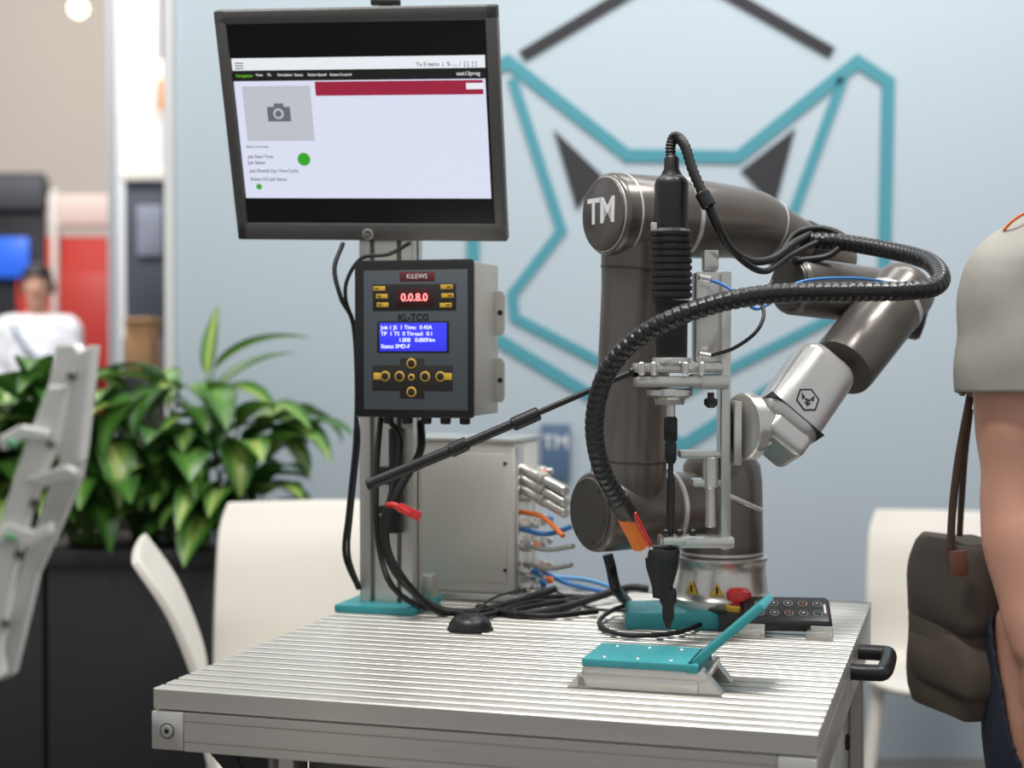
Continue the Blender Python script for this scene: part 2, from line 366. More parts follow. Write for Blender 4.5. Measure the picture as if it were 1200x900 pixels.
for k,zz in enumerate((-.16,-.3)): cyl('lock_%d'%(k+1),T(TW-.019,.62,zz),T(TW-.012,.62,zz),.012,M_steel,tb)
hy0,hy1=.46,.60; hz=-.026
hp=[T(TW-.002,hy0,hz),T(TW+.03,hy0,hz),T(TW+.042,hy0+.015,hz),T(TW+.042,hy1-.015,hz),T(TW+.03,hy1,hz),T(TW-.002,hy1,hz)]
sweep('handle',cr(hp,5),(.011),M_black,tb,14)
# ================================================================= POST + CONTROLLER + MONITOR
pg_=grp('monitor_stand',T(.06,.62,0))
tbox('foot_plate',-.005,.122,.555,.69,0,.012,M_teal,pg_,.002)
slotted('post',TM(.0625,.6225,.012+.36),.72,.088,.045,M_alu,pg_)
for k in range(2): box('foot_bracket_%d'%(k+1),TM(.015+.095*k,.66,.03),(.02,.03,.036),M_alu,pg_)
for k,zz in enumerate((.14,.155,.20,.215)):
    box('clip_%d'%(k+1),TM(.065,.595,zz),(.02,.016,.012),M_black,pg_)
box('cable_duct',TM(.082,.593,.20),(.018,.02,.16),M_black,pg_)
cg=grp('torque_controller',T(.152,.54,.41))
bx0,bx1,bz0,bz1=.06,.244,.302,.53
tbox('housing',bx0+.004,bx1,.487,.598,bz0+.003,bz1-.003,M_grey,cg,.003)
tbox('bezel',bx0,bx1-.002,.478,.490,bz0,bz1,M_black,cg,.004)
yf=.4775
def bpx(px,py): return bx0+(px-415)/141*(bx1-bx0), bz1-(py-307)/183*(bz1-bz0)
def brect(nm,x0,y0,x1,y1,m,lift,bev=.0008):
    a=bpx(x0,y1);b=bpx(x1,y0); return tbox(nm,a[0],b[0],yf-lift,yf+.002,a[1],b[1],m,cg,bev)
def btxt(nm,s,px,py,size,m,lift,ax='CENTER',bold=0):
    a=bpx(px,py); return txt(nm,s,TM(a[0],yf-lift,a[1])@RX(H),size,m,cg,ax,bold=bold)
M_pan=mat('panel_slate',(74,82,87),0.55); brect('face_panel',427,319,549,481,M_pan,.0008)
M_kb=mat('keypad_dark',(34,30,27),0.5)
brect('name_plate',470,321,511,332,mat('plate_red',(100,34,36),0.5),.0014); btxt('name_text','KiLEWS',490.5,326.5,.0095,M_wtxt,.0017)
brect('led_block',438,335,536,366,M_kb,.0014); brect('led_window',466,341,509,361,mat('led_red_bg',(60,12,14),0.3),.002)
btxt('led_digits','0.0.8.0',487.5,351,.0155,mat('led_red',(255,120,120),0.4,emit=2.2),.0024,bold=.0002)
for i,(x,y) in enumerate(((446,340),(449,349),(450,359),(525,339),(526,349),(524,360))):
    brect('led_key_%d'%(i+1),x-7,y-2.6,x+7,y+2.6,M_yel,.002,.0006)
    btxt('led_key_text_%d'%(i+1),'OK',x+(-3 if x<480 else 3),y,.0045,M_kb,.0024)
btxt('model_text','KL-TCG',486,374,.0135,M_black,.0011,bold=.0003)
brect('lcd_frame',443,378,528,415,M_black,.0012); brect('lcd',446,380,525,413,mat('lcd_blue',(45,48,205),0.3,emit=0.9),.0018)
M_lt=mat('lcd_text',(215,220,255),0.4,emit=1.2)
for i,s_ in enumerate(('Job 1 JS  1 Time:  0.4SA','TP  1 TS  0 Thread:  0.1','            1.000   0.000Nm','Status SMD-F')):
    btxt('lcd_line_%d'%(i+1),s_,448,385.5+i*7.3,.0082,M_lt,.0021,'LEFT')
brect('keypad_row',437,429,532,459,M_kb,.0014); brect('keypad_col',470,421,499,468,M_kb,.0013)
for i,(x,y) in enumerate(((453,442),(470,442),(500,442),(518,442),(484,427),(484,460),(484,443))):
    a=bpx(x,y); r=.0075 if i<6 else .005
    lathe('key_ring_%d'%(i+1),T(a[0],yf-.001,a[1]),-V,[(r,0),(r,.0012),(r-.001,.0018)],M_yel,cg,20)
    lathe('key_%d'%(i+1),T(a[0],yf-.0016,a[1]),-V,[(r-.002,0),(r-.002,.0014),(r-.003,.002)],M_kb,cg,20)
for i,(x,y) in enumerate(((443,442),(527,442))):
    brect('arrow_%d'%(i+1),x-4,y-4,x+4,y+4,M_yel,.0018,.0005)
for k,zz in enumerate((.465,.365)):
    pr=[(-.0,-.033),(.014,-.033),(.018,-.025),(.018,.025),(.014,.033),(0,.033)]
    prism('mount_ear_%d'%(k+1),pr,TM(bx1-.001,.575,zz-.01),.003,M_silver,cg,.001)
    cyl('ear_hole_%d'%(k+1),T(bx1+.010,.5725,zz-.01),T(bx1+.010,.573,zz-.01),.004,M_black,cg)
for k in range(5): cyl('gland_%d'%(k+1),T(bx0+.03+.03*k,.54,bz0-.012),T(bx0+.03+.03*k,.54,bz0+.004),.008,M_black,cg)
def rayproj(P):
    v=P-Vector((0,0,ZC)); fw=Vector((0,math.cos(TH),-math.sin(TH))); up=Vector((0,math.sin(TH),math.cos(TH)))
    d=v.dot(fw); return 600+F*v.x/d,450-F*v.dot(up)/d
CN=[(250,12),(580,8),(596,283),(278,282)]
def model(q,d=2.33):
    c=W(q[0],q[1],d); R=RZ(q[2])@RX(q[3])@RY(q[4]); out=[]
    for sx,sz in ((-1,1),(1,1),(1,-1),(-1,-1)): out+=rayproj(c+(R@Vector((sx*q[5]/2,0,sz*q[6]/2))))
    return np.array(out)
q=np.array([425.,146.,-.2,.15,0.,.42,.35]); prior=np.array([0,0,-.2,.2,0.,0,0]); wt=np.array([0,0,4.,4.,14.,0,0])
tgt=np.array([v for c in CN for v in c],float)
for it in range(40):
    r=np.concatenate([model(q)-tgt,(q-prior)*wt]); J=[]
    for k in range(7):
        e=q.copy(); h=1e-4; e[k]+=h; J.append((np.concatenate([model(e)-tgt,(e-prior)*wt])-r)/h)
    J=np.array(J).T; q=q-np.linalg.lstsq(J,r,rcond=None)[0]
MW,MH=q[5],q[6]; MC=W(q[0],q[1],2.33); MR=Matrix.Translation(MC)@RZ(q[2])@RX(q[3])@RY(q[4])
mg=grp('computer_monitor',MC)
M_mb=mat('monitor_bezel',(98,96,94),0.42,0.25)
def mbox(nm,x0,x1,y0,y1,z0,z1,m,bev=.0006): return box(nm,MR@Matrix.Translation(((x0+x1)/2,(y0+y1)/2,(z0+z1)/2)),(x1-x0,y1-y0,z1-z0),m,mg,bev)
def mpx(px,py):
    u=.5
    for _ in range(3):
        v=(py-(12-4*u))/(270+5*u); u=(px-(250+28*v))/(330-12*v)
    return (u-.5)*MW,(.5-v)*MH
mbox('back_shell',-MW/2+.004,MW/2-.004,.012,.035,-MH/2+.004,MH/2-.004,M_mb,.006)
mbox('back_bulge',-MW*.3,MW*.3,.03,.06,-MH*.3,MH*.3,M_mb,.01)
bz=.018
mbox('bezel_top',-MW/2,MW/2,0,.02,MH/2-.020,MH/2,M_mb,.003); mbox('bezel_left',-MW/2,-MW/2+bz,0,.02,-MH/2,MH/2,M_mb,.003); mbox('bezel_right',MW/2-bz,MW/2,0,.02,-MH/2,MH/2,M_mb,.003); mbox('bezel_bottom',-MW/2,MW/2,0,.02,-MH/2,-MH/2+.027,M_mb,.003)
mbox('screen_glass',-MW/2+.012,MW/2-.012,.004,.014,-MH/2+.02,MH/2-.012,mat('screen_black',(4,4,5),0.3),0)
def em(n_,c,s=1.0):
    m=mat(n_,c,0.4,emit=s); m.node_tree.nodes['Principled BSDF'].inputs['Base Color'].default_value=(0.02,0.02,0.02,1); return m
def mrect(nm,x0,y0,x1,y1,m,lift):
    a=mpx(x0,y0);b=mpx(x1,y1); return mbox(nm,a[0],b[0],.004-lift,.0045,b[1],a[1],m,0)
S_bg=em('screen_lavender',(222,226,246),.95)
mrect('ui_page',270.5,66,576.5,231,S_bg,.0002)
mrect('ui_toolbar',270.5,66,568,80,em('screen_pale',(236,240,246),.95),.0004)
mrect('ui_menu',272,80,569,90,em('screen_menu',(10,10,12),.5),.0006)
mrect('ui_crimson',370,93,566,108,em('screen_crimson',(160,20,60),.9),.0006)
mrect('ui_thumb',283,98,370,162,em('screen_grey',(196,200,210),.9),.0006)
mrect('ui_cam',313,122,342,139,em('screen_dgrey',(110,114,122),.8),.0008); mrect('ui_cam_top',321,118,333,123,em('screen_dgrey',(0,0,0)),.0008)
a=mpx(327,130); dn=(MR.to_3x3()@Vector((0,-1,0)))
lathe('ui_lens',MR@Vector((a[0],.0035,a[1])),dn,[(.008,0),(.008,.001)],em('screen_grey',(0,0,0)),mg,24)
lathe('ui_lens_in',MR@Vector((a[0],.0030,a[1])),dn,[(.005,0),(.005,.001)],em('screen_dgrey',(0,0,0)),mg,24)
for i,(x,y,r) in enumerate(((357,184,.010),(303,217,.0045))):
    a=mpx(x,y); lathe('ui_dot_%d'%(i+1),MR@Vector((a[0],.0038,a[1])),dn,[(r,0),(r,.0006)],em('screen_green',(50,170,30),.9),mg,28)
S_t=em('screen_text',(60,62,70),.6); S_w=em('screen_textw',(235,235,240),.9); S_g=em('screen_textg',(110,200,40),.9)
def mtxt(s,px,py,size,m,ax='LEFT'):
    a=mpx(px,py); txt('ui_text',s,MR@Matrix.Translation((a[0],.0030,a[1]))@RX(H),size,m,mg,ax,0,bold=.0001)
for s_,x,y in (('Job Start Time',290,181),('Job Status',290,188),('Job Overall Cyc Time Cycle',292,198),('Robot I/O Job Status',293,208)): mtxt(s_,x,y,.0068,S_t)
mtxt('Battery / Cycle Status',288,169,.004,S_t)
mtxt('Navigation',276,86,.0062,S_g)
for s_,x in (('View',300),('Fit',314),('Simulation',326),('Status',346),('Robot Speed',362),('Robot Control',388)): mtxt(s_,x,85,.0055,S_w)
mtxt('test13prog',562,84,.008,S_w,'RIGHT'); mtxt('Tx 0 items  |  % ..... /  [ ]  [ ] ',560,73,.008,S_t,'RIGHT')
for k_ in range(3): mrect('ui_burger_%d'%k_,275,71+k_*3,285,72+k_*3,S_t,.0007)
mrect('ui_button',546,95,566,102,em('screen_pale',(0,0,0)),.0009)
a=mpx(434,274); lathe('badge',MR@Vector((a[0],.002,a[1])),dn,[(.0085,0),(.0085,.003),(.0075,.0035)],M_ring,mg,24)
lathe('badge_in',MR@Vector((a[0],.001,a[1])),dn,[(.0065,0),(.0065,.003)],M_mb,mg,24); txt('badge_text','hp',MR@Matrix.Translation((a[0],-.0022,a[1]))@RX(H),.009,M_ring,mg)
mbox('vesa_arm',-.03,.03,.055,.12,-.04,.04,M_steel,.004)
p=W(452,3,2.36); box('top_clip',Matrix.Translation(p),(.045,.012,.008),M_black,mg); box('top_clip_tab',Matrix.Translation(p+Vector((0,0.005,-.006))),(.02,.01,.03),M_silver,mg)
cb=grp('power_cables',W(410,500,2.35))
cable('cable_1',[W(402,285,2.38),W(392,315,2.36),W(400,350,2.35),W(414,380,2.36),W(418,450,2.38),W(416,520,2.37),W(408,600,2.37),W(404,650,2.37),W(420,690,2.4)],.0035,M_rub,cb)
cable('cable_1b',[W(418,490,2.37),W(420,520,2.37),W(412,600,2.36),W(409,650,2.36),W(422,690,2.39)],.0028,M_rub,cb)
cable('cable_2',[W(480,285,2.36),W(455,298,2.33),W(425,302,2.33),W(408,325,2.33),W(405,350,2.33),W(415,380,2.35)],.003,M_rub,cb)
cable('cable_3',[W(446,490,2.36),W(442,540,2.33),W(441,600,2.31),W(446,650,2.32),W(462,690,2.3),TP(500,712,.008),TP(570,716,.006),TP(640,700,.006),TP(690,700,.006)],.0045,M_rub,cb)
cable('cable_4',[W(455,490,2.36),W(470,520,2.33),W(458,580,2.3),W(448,620,2.3),W(462,670,2.3),TP(505,708,.01),TP(560,722,.006),TP(620,706,.008),TP(680,706,.006)],.0045,M_rub,cb)
cable('cable_5',[W(493,495,2.34),W(492,530,2.3),W(465,580,2.28),W(452,630,2.29),W(470,675,2.29),TP(515,716,.008),TP(580,712,.008),TP(650,690,.02)],.006,M_rub,cb)
cable('red_tag_band',[W(455,592,2.29),W(462,592,2.27),W(470,596,2.27),W(480,602,2.27)],.005,M_red,cb)
box('red_tag',Matrix.Translation(W(480,600,2.27))@RY(.45),(.035,.004,.014),M_red,cb)
# ================================================================= ENCLOSURE
eg=grp('pneumatic_enclosure',T(.14,.8,.13))
ex0,ex1,ey0,ey1,eh=.046,.23,.728,.868,.257
tbox('case',ex0,ex1,ey0,ey1,.012,eh-.004,M_encl,eg,.003)
tbox('lid',ex0-.004,ex1+.004,ey0-.004,ey1+.002,eh-.004,eh+.002,M_silver,eg,.002)
tbox('front_panel',ex0+.012,ex1-.012,ey0-.004,ey0+.002,.03,eh-.022,M_encl,eg,.002)
tbox('base_flange',ex0-.01,ex1+.015,ey0-.012,ey1,0,.012,M_silver,eg,.002)
tbox('side_strip',ex1,ex1+.004,ey0+.01,ey0+.04,.02,eh-.01,M_silver,eg,.001)
for i,(sx,sz) in enumerate(((.015,.05),(.015,.22),(.17,.05),(.17,.22))):
    cyl('screw_%d'%(i+1),T(ex0+sx,ey0-.006,sz),T(ex0+sx,ey0,sz),.003,M_steel,eg)
k=0
for zz in (.20,.165,.12,.085,.045,.02):
    for yy in (.76,.80,.84):
        k+=1; p=T(ex1,yy,zz)
        cyl('fitting_%d'%k,p,p+U*.022,.009,M_silver,eg); cyl('fitting_tip_%d'%k,p+U*.022,p+U*.034,.006,[M_silver,M_blue,M_orange,M_silver][(k*5)%4],eg)
for i,(y0,y1,c) in enumerate(((548,576,M_silver),(560,590,M_silver),(572,602,M_silver))):
    cyl('valve_%d'%(i+1),W(612,y0,2.5),W(664,y1,2.42),.0085,c,eg); cyl('valve_nut_%d'%(i+1),W(632,y0+10,2.47),W(640,y0+15,2.455),.0112,M_grey,eg)
for i,(a_,b_) in enumerate((((612,620),(668,618)),((612,638),(672,640)),((612,600),(660,628)),((615,660),(670,662)))):
    cable('hose_%d'%(i+1),[W(a_[0],a_[1],2.5),W((a_[0]+b_[0])/2,a_[1]+6,2.45),W(b_[0],b_[1],2.4)],.004,[M_blue,M_silver,M_orange,M_silver][i],eg)
cable('blue_hose_long',[T(.24,.8,.05),TP(660,682,.01),TP(700,692,.01),TP(730,698,.01)],.004,M_blue,eg)
cable('blue_hose_long2',[T(.24,.78,.04),TP(650,676,.015),TP(690,680,.02),TP(735,694,.01)],.004,mat('blue_light',(110,170,220),0.3),eg)
# ================================================================= ROBOT
BX,BY=.312,2.32
rg=grp('robot_arm',(BX,BY,ZT))
AX=Vector((-.86,-.51,0)).normalized()
def zt(h): return ZT+h
box('mount_plate',Matrix.Translation((BX-.046,BY-.045,ZT+.012))@RZ(-.06),(.20,.11,.024),M_teal,rg,.002)
box('mount_plate_rear',Matrix.Translation((BX,BY+.02,ZT+.012)),(.135,.13,.0235),M_silver,rg,.002)
lathe('base_foot',(BX,BY,zt(.024)),Z,[(.078,0),(.078,.010),(.074,.013),(.070,.022),(.066,.05),(.066,.062),(.069,.066),(.069,.070),(.062,.072)],M_silver,rg,56)
lathe('base_column',(BX,BY,zt(.094)),Z,[(.060,0),(.062,.004),(.062,.02),(.061,.06),(.060,.11),(.057,.135),(.048,.148),(.02,.152)],M_robot,rg,56)
lathe('column_ring',(BX,BY,zt(.098)),Z,[(.0628,0),(.0628,.004)],M_ring,rg,56)
rr=[]
for i in range(57):
    a_=2*math.pi*i/56; rr.append(Vector((BX+.0605*math.cos(a_),BY+.0605*math.sin(a_),zt(.190)-.028*math.cos(a_))))
sweep('column_slant_ring',rr,[(.0035,.002)]*57,M_ring,rg,8,fixed=(0,0,1))
for i,px in enumerate((812,840)):
    a=W(px,692,2.25); dx=a.x-BX; yy=BY-math.sqrt(max(0,.0715**2-dx*dx)); th=math.atan2(dx,-(yy-BY))
    prism('warning_label_%d'%(i+1),[(-.011,-.008),(.011,-.008),(0,.011)],Matrix.Translation((a.x,yy-.0005,a.z))@RZ(th),.002,M_yel,rg)
    prism('warning_mark_%d'%(i+1),[(-.0015,-.005),(.0015,-.005),(.0015,.005),(-.0015,.005)],Matrix.Translation((a.x,yy-.002,a.z))@RZ(th),.001,M_black,rg)
def barrel(nm,c0,L,R,axis,m=M_robot,capm=M_robotD,caps=(True,False)):
    lathe(nm,c0,axis,[(R*.90,0),(R*.97,.003),(R,.009),(R,L-.009),(R*.97,L-.003),(R*.90,L)],m,rg,56)
    if caps[0]:
        lathe(nm+'_cap',c0-axis*.001,axis*-1,[(R*.86,-.003),(R*.86,.001),(R*.83,.003),(R*.3,.0042)],capm,rg,56)
    if caps[1]:
        lathe(nm+'_cap2',c0+axis*(L+.001),axis,[(R*.86,-.003),(R*.86,.002),(R*.8,.006),(R*.3,.009)],capm,rg,56)
S0=W(692,600,2.206); ax=-AX
barrel('shoulder_barrel',S0,.125,.0575,ax)
for i in range(6):
    a_=i*math.pi/3+.3; dd=Z*math.cos(a_)+Z.cross(ax)*math.sin(a_); cyl('cap_screw_%d'%i,S0-ax*.002+dd*.043,S0-ax*.0048+dd*.043,.0028,M_black,rg,seg=12)
S1=Vector((BX,BY,S0.z)); sweep('shoulder_link',[S0+ax*.12,S0+ax*.16,S1],[.056,.050,.050],M_robot,rg,40)
lathe('shoulder_ring',S0+ax*.124,ax,[(.056,0),(.0585,.001),(.0585,.007),(.056,.008)],M_ring,rg,56)
E0=W(709,251,2.19); barrel('elbow_barrel',E0,.128,.0585,ax)
lathe('elbow_cap_ring',E0-ax*.0005,-ax,[(.0535,-.001),(.0535,.0008),(.0520,.0012)],M_ring,rg,56)
lathe('elbow_cap_disc',E0-ax*.001,-ax,[(.0515,-.001),(.0515,.003),(.049,.0045),(.02,.005)],M_robot,rg,56)
xa=Z.cross(-ax).normalized()
Rm=Matrix((xa,Z,-ax)).transposed().to_4x4()
txt('logo_text','TM',Matrix.Translation(E0-ax*.0062+Vector((0,0,.003)))@Rm,.05,M_wtxt,rg,ext=.0004,bold=.0011)
UA0=S0+ax*.062; UA1=E0+ax*.062
sweep('upper_arm',cr([UA0,UA0.lerp(UA1,.12),UA0.lerp(UA1,.3),UA0.lerp(UA1,.7),UA0.lerp(UA1,.88),UA1],5),lerpl([.050,.0545,.0515,.0515,.0545,.050],5),M_robot,rg,48)
for i,f in enumerate((.17,.82)):
    p=UA0.lerp(UA1,f); d=(UA1-UA0).normalized(); lathe('arm_seam_%d'%i,p,d,[(.0535,0),(.0545,.0005),(.0545,.003),(.0535,.0035)],M_robotD,rg,48)
# swoosh ring where the elbow barrel meets the upper arm
lathe('elbow_swoosh',E0+ax*.022,ax,[(.0575,0),(.0592,.0006),(.0592,.0036),(.0575,.0042)],M_ring,rg,56)
G0=E0+ax*.128
sweep('elbow_link',cr([G0-ax*.02,G0+ax*.02,W(872,262,2.34),W(900,272,2.37)],6),lerpl([.056,.057,.053,.049],6),M_robot,rg,48)
lathe('elbow_ring',G0-ax*.004,ax,[(.056,0),(.0592,.001),(.0592,.007),(.056,.008)],M_ring,rg,56)
fA=W(895,270,2.365); fB=W(985,312,2.44)
sweep('forearm',[fA,fA.lerp(fB,.4),fB],[.048,.041,.036],M_robot,rg,48)
lathe('forearm_ring',fA,(fB-fA),[(.047,0),(.0495,.001),(.0495,.006),(.047,.007)],M_ring,rg,56)
lathe('cable_strap',fA.lerp(fB,.45),(fB-fA),[(.041,0),(.0435,.001),(.0435,.026),(.041,.027)],M_rub,rg,48)
w0=W(925,334,2.24); w1=W(1065,352,2.38); wa=(w1-w0).normalized(); barrel('wrist_one',w0,(w1-w0).length,.0425,wa,caps=(True,True))
v0=W(1050,352,2.30); v1=W(982,436,2.20); va=(v1-v0).normalized()
lathe('wrist_two',v0-va*.045,va,[(.025,0),(.038,.004),(.046,.014),(.0475,.03),(.0475,(v1-v0).length+.025),(.046,(v1-v0).length+.035)],M_robot,rg,56)
lathe('wrist_two_ring',v0+va*.012,va,[(.047,0),(.0485,.0006),(.0485,.010),(.047,.011)],M_ring,rg,56)
lathe('wrist_side_cap',W(1078,366,2.32),Vector((.9,-.2,-.2)),[(.040,-.03),(.042,-.01),(.042,.002),(.038,.008),(.02,.011)],M_robotD,rg,48)
c0=W(966,428,2.19); c1=W(906,514,2.12); cd=(c1-c0); cL=cd.length; cd.normalize()
sd=cd.cross(Vector((0,1,0))).normalized(); fr=sd.cross(cd).normalized()
Rc=Matrix((sd,fr,cd)).transposed().to_4x4()
def modbox(nm,h,size,m,off=(0,0),bev=.012):
    return box(nm,Matrix.Translation(c0+cd*h+sd*off[0]+fr*off[1])@Rc,size,m,rg,bev,6)
modbox('flange_module',cL*.45,(.092,.085,cL*1.02),M_white,bev=.028)
modbox('flange_module_foot',cL*.96,(.066,.07,.04),M_white,(.008,0),.012)
modbox('module_seam',cL*.80,(.0925,.0855,.0012),M_steel,bev=.0003)
nrm=fr if fr.y<0 else -fr
pm=c0+cd*(cL*.62)+nrm*.0427
up2=(-cd); xr=up2.cross(nrm).normalized(); Rl=Matrix((xr,up2,nrm)).transposed().to_4x4()@RZ(.5)
lathe('badge_hex',pm,nrm,[(.018,-.001),(.018,.0006),(.0155,.0006),(.0155,-.001)],M_black,rg,6)
lathe('badge_face',pm,nrm,[(.0155,-.001),(.0155,.0003)],M_white,rg,6)
for i,(pp) in enumerate(([(-.010,.008),(-.004,.003),(-.008,-.002)],[(.010,.008),(.004,.003),(.008,-.002)],[(-.005,-.004),(.005,-.004),(0,-.010)],[(-.006,.001),(.006,.001),(0,-.004)])):
    vs3=[Matrix.Translation(pm+nrm*.0009)@Rl@Vector((x,y,0)) for x,y in pp]+[Matrix.Translation(pm)@Rl@Vector((x,y,0)) for x,y in pp]
    mk('badge_mark_%d'%i,vs3,[(0,1,2),(3,4,5),(0,1,4,3),(1,2,5,4),(2,0,3,5)],M_black,rg,smooth=False)
f1=W(912,500,2.13); f0=W(872,498,2.10); cyl('flange_neck',f1,f0,.028,M_silver,rg,bev=.003)
cyl('flange_disc',W(881,500,2.108),W(868,500,2.10),.046,M_silver,rg,bev=.002,seg=48)
# ================================================================= TOOL
tg=grp('electric_screwdriver',W(787,300,2.09))
D=2.09
def up(px,py,d=D): return W(px,py,d)
def vlathe(nm,px,ytop,prof,m,d=D,seg=36):
    z0=up(px,prof[0][1],d); P=[]
    for r,y in prof: P.append((r/F*d, z0.z-up(px,y,d).z))
    return lathe(nm,z0,(0,0,-1),P,m,tg,seg)
vlathe('body_top',787,0,[(12,205),(18,210),(20,216),(20,268),(24,272)],M_black)
pr=[]; y=272
while y<352: pr+=[(24,y),(24,y+4),(22,y+5),(22,y+6.5)]; y+=8
vlathe('ribbed_grip',787,0,pr,M_rub); vlathe('body_lower',787,0,[(22,352),(20,358),(19,368),(18.5,418),(17,422)],M_black)
vlathe('cable_gland',787,0,[(6,182),(9,186),(9,198),(13,206)],M_black)
box('trigger_window',Matrix.Translation(up(766,266,2.065)),(.008,.012,.012),M_silver,tg)
vlathe('body_collar',787,0,[(22,419),(23,421),(23,427),(22,429)],M_silver)
box('clamp_plate',Matrix.Translation(up(793,431,2.10)),(.118,.06,.013),M_silver,tg,.003)
box('clamp_plate_low',Matrix.Translation(up(782,447,2.09)),(.088,.055,.014),M_silver,tg,.003)
box('clamp_arm',Matrix.Translation(up(830,447,2.10)),(.05,.05,.02),M_silver,tg,.003)
vlathe('coupler',785,0,[(24,455),(27,457),(27,463),(18,468),(17,474)],M_silver)
for i,x in enumerate((752,766,803,822)): cyl('clamp_bolt_%d'%(i+1),up(x,440,2.06),up(x,424,2.06),.0045,M_silver,tg)
vlathe('spindle',786,0,[(5.5,470),(5.5,492)],M_silver); vlathe('chuck',786,0,[(6,488),(8,491),(8,515),(6,518),(7,520),(7,538),(5,543)],M_black)
vlathe('driver_shaft',786,0,[(3.2,540),(3.2,700)],M_steel); vlathe('shaft_sleeve',786,0,[(5,560),(5,625)],M_steel)
vlathe('thumb_screw',833,0,[(4,460),(4,466),(8,468),(8,474),(4,478)],M_black,2.08)
box('slide_rail',Matrix.Translation((up(853,0).x,2.12,(up(853,318).z+up(853,645).z)/2)),(.013,.05,up(853,318).z-up(853,645).z),M_silver,tg,.002)
box('slide_block',Matrix.Translation((up(833,0).x,2.125,(up(833,318).z+up(833,425).z)/2)),(.036,.045,up(833,318).z-up(833,425).z),M_silver,tg,.003)
box('slide_cap',Matrix.Translation(up(832,306,2.125)),(.020,.03,.028),M_silver,tg,.002)
box('rear_plate',Matrix.Translation((up(866,0).x,2.11,(up(866,470).z+up(866,545).z)/2)),(.010,.055,up(866,470).z-up(866,545).z),M_silver,tg,.002)
box('cross_plate',Matrix.Translation(up(822,532,2.12)),(.062,.04,.010),M_silver,tg,.002)
box('mid_plate',Matrix.Translation(up(830,565,2.12)),(.046,.035,.010),M_silver,tg,.002)
cyl('cylinder_body',up(833,570,2.11),up(833,618,2.11),.008,M_silver,tg); cyl('cylinder_rod',up(833,535,2.11),up(833,572,2.11),.012,M_silver,tg)
box('lower_arm',Matrix.Translation(up(815,634,2.11)),(.100,.045,.015),M_silver,tg,.003)
box('lower_arm_nose',Matrix.Translation(up(788,632,2.095)),(.03,.05,.011),M_silver,tg,.003)
for i,x in enumerate((780,796,812)): cyl('arm_bolt_%d'%(i+1),up(x,628,2.08),up(x,620,2.08),.005,M_steel,tg)
vlathe('feeder_block',776,0,[(20,643),(21,646),(19,665),(12,688),(11,700)],M_steel); 
vlathe('nozzle',783,0,[(9,690),(10,694),(10,705),(7,710),(7,724),(4,732),(3,736)],M_steel)
for i,(x,y) in enumerate(((818,325),(818,415))):
    cyl('air_fitting_%d'%(i+1),up(x,y,2.08),up(x+16,y+3,2.08),.0045,M_silver,tg)
cable('blue_air_tube',[up(832,328,2.08),up(850,335,2.06),up(870,350,2.05),up(885,362,2.06),up(902,356,2.08)],.0022,M_blue,tg)
cable('black_air_tube',[up(833,417,2.08),up(860,408,2.05),up(885,390,2.04),up(895,370,2.05),up(893,350,2.08),up(905,330,2.12)],.0025,M_rub,tg)
cable('blue_air_tube2',[up(905,352,2.08),up(940,330,2.1),up(1000,326,2.15),up(1045,332,2.2)],.0022,M_blue,tg)
cp=cr([up(787,192,2.09),up(786,172,2.09),up(791,160,2.09),up(802,170,2.08),up(812,200,2.07),up(826,232,2.06)],10)
sweep('strain_relief',cp,[.0062+.0012*(i%2) for i in range(len(cp))],M_rub,tg,16)
cyl('cable_connector',up(822,225,2.062),up(832,243,2.058),.010,M_steel,tg)
cable('driver_cable',[up(832,243,2.058),up(843,268,2.06),up(857,292,2.08),up(880,306,2.12),up(905,303,2.16),up(930,285,2.22),up(958,270,2.3)],.0055,M_rub,tg)
cable('bundle_cable_2',[up(828,236,2.06),up(838,262,2.065),up(862,298,2.09),up(895,318,2.13),up(925,300,2.2),up(965,282,2.27),up(1000,282,2.28)],.0045,M_rub,tg)
cable('bundle_cable_3',[up(918,292,2.26),up(935,272,2.27),up(965,268,2.28),up(990,280,2.25),up(970,300,2.24),up(930,306,2.22)],.005,M_rub,tg)
hg=grp('corrugated_hose',W(1000,340,1.95))
HP=[(940,282,2.28),(985,284,2.25),(1040,293,2.18),(1085,305,2.08),(1102,322,2.0),(1095,336,1.96),(1060,341,1.94),(1000,342,1.93),(900,345,1.92),(825,360,1.92),(760,388,1.93),(714,432,1.95),(697,490,1.98),(704,545,2.01),(728,592,2.05)]
hp=cr([W(*q_) for q_ in HP],40)
ds=[0]
for a,b in zip(hp,hp[1:]): ds.append(ds[-1]+(b-a).length)
step=.0026; N=int(ds[-1]/step); out=[];j=0
for i in range(N+1):
    s_=i*step
    while j<len(ds)-2 and ds[j+1]<s_: j+=1
    t=(s_-ds[j])/max(1e-9,ds[j+1]-ds[j]); out.append(hp[j].lerp(hp[j+1],t))
sweep('hose',out,[(.0124,.0124,.0124,.0111)[i%4] for i in range(len(out))],mat('hose_black_gloss',(24,24,26),.32),hg,18,ang=20)
cyl('hose_end',W(722,582,2.045),W(738,606,2.07),.0145,M_black,hg)
cyl('orange_sleeve',W(733,604,2.065),W(752,640,2.085),.0125,M_orange,hg); cyl('white_sleeve',W(748,628,2.078),W(760,650,2.088),.009,M_wtxt,hg)
cyl('red_sleeve',W(742,600,2.055),W(762,640,2.08),.004,M_red,hg)
cable('feed_tube',[W(757,645,2.085),W(766,656,2.09),W(772,668,2.09)],.006,M_black,hg)
cable('vertical_cable',[W(712,650,2.25),W(716,665,2.25),W(722,690,2.25),TP(735,705,.01)],.008,M_rub,hg)
rd=grp('telescopic_rod',W(590,500,2.1))
r0=W(432,568,2.1); r1=W(612,492,2.1); r2=W(745,434,2.1)
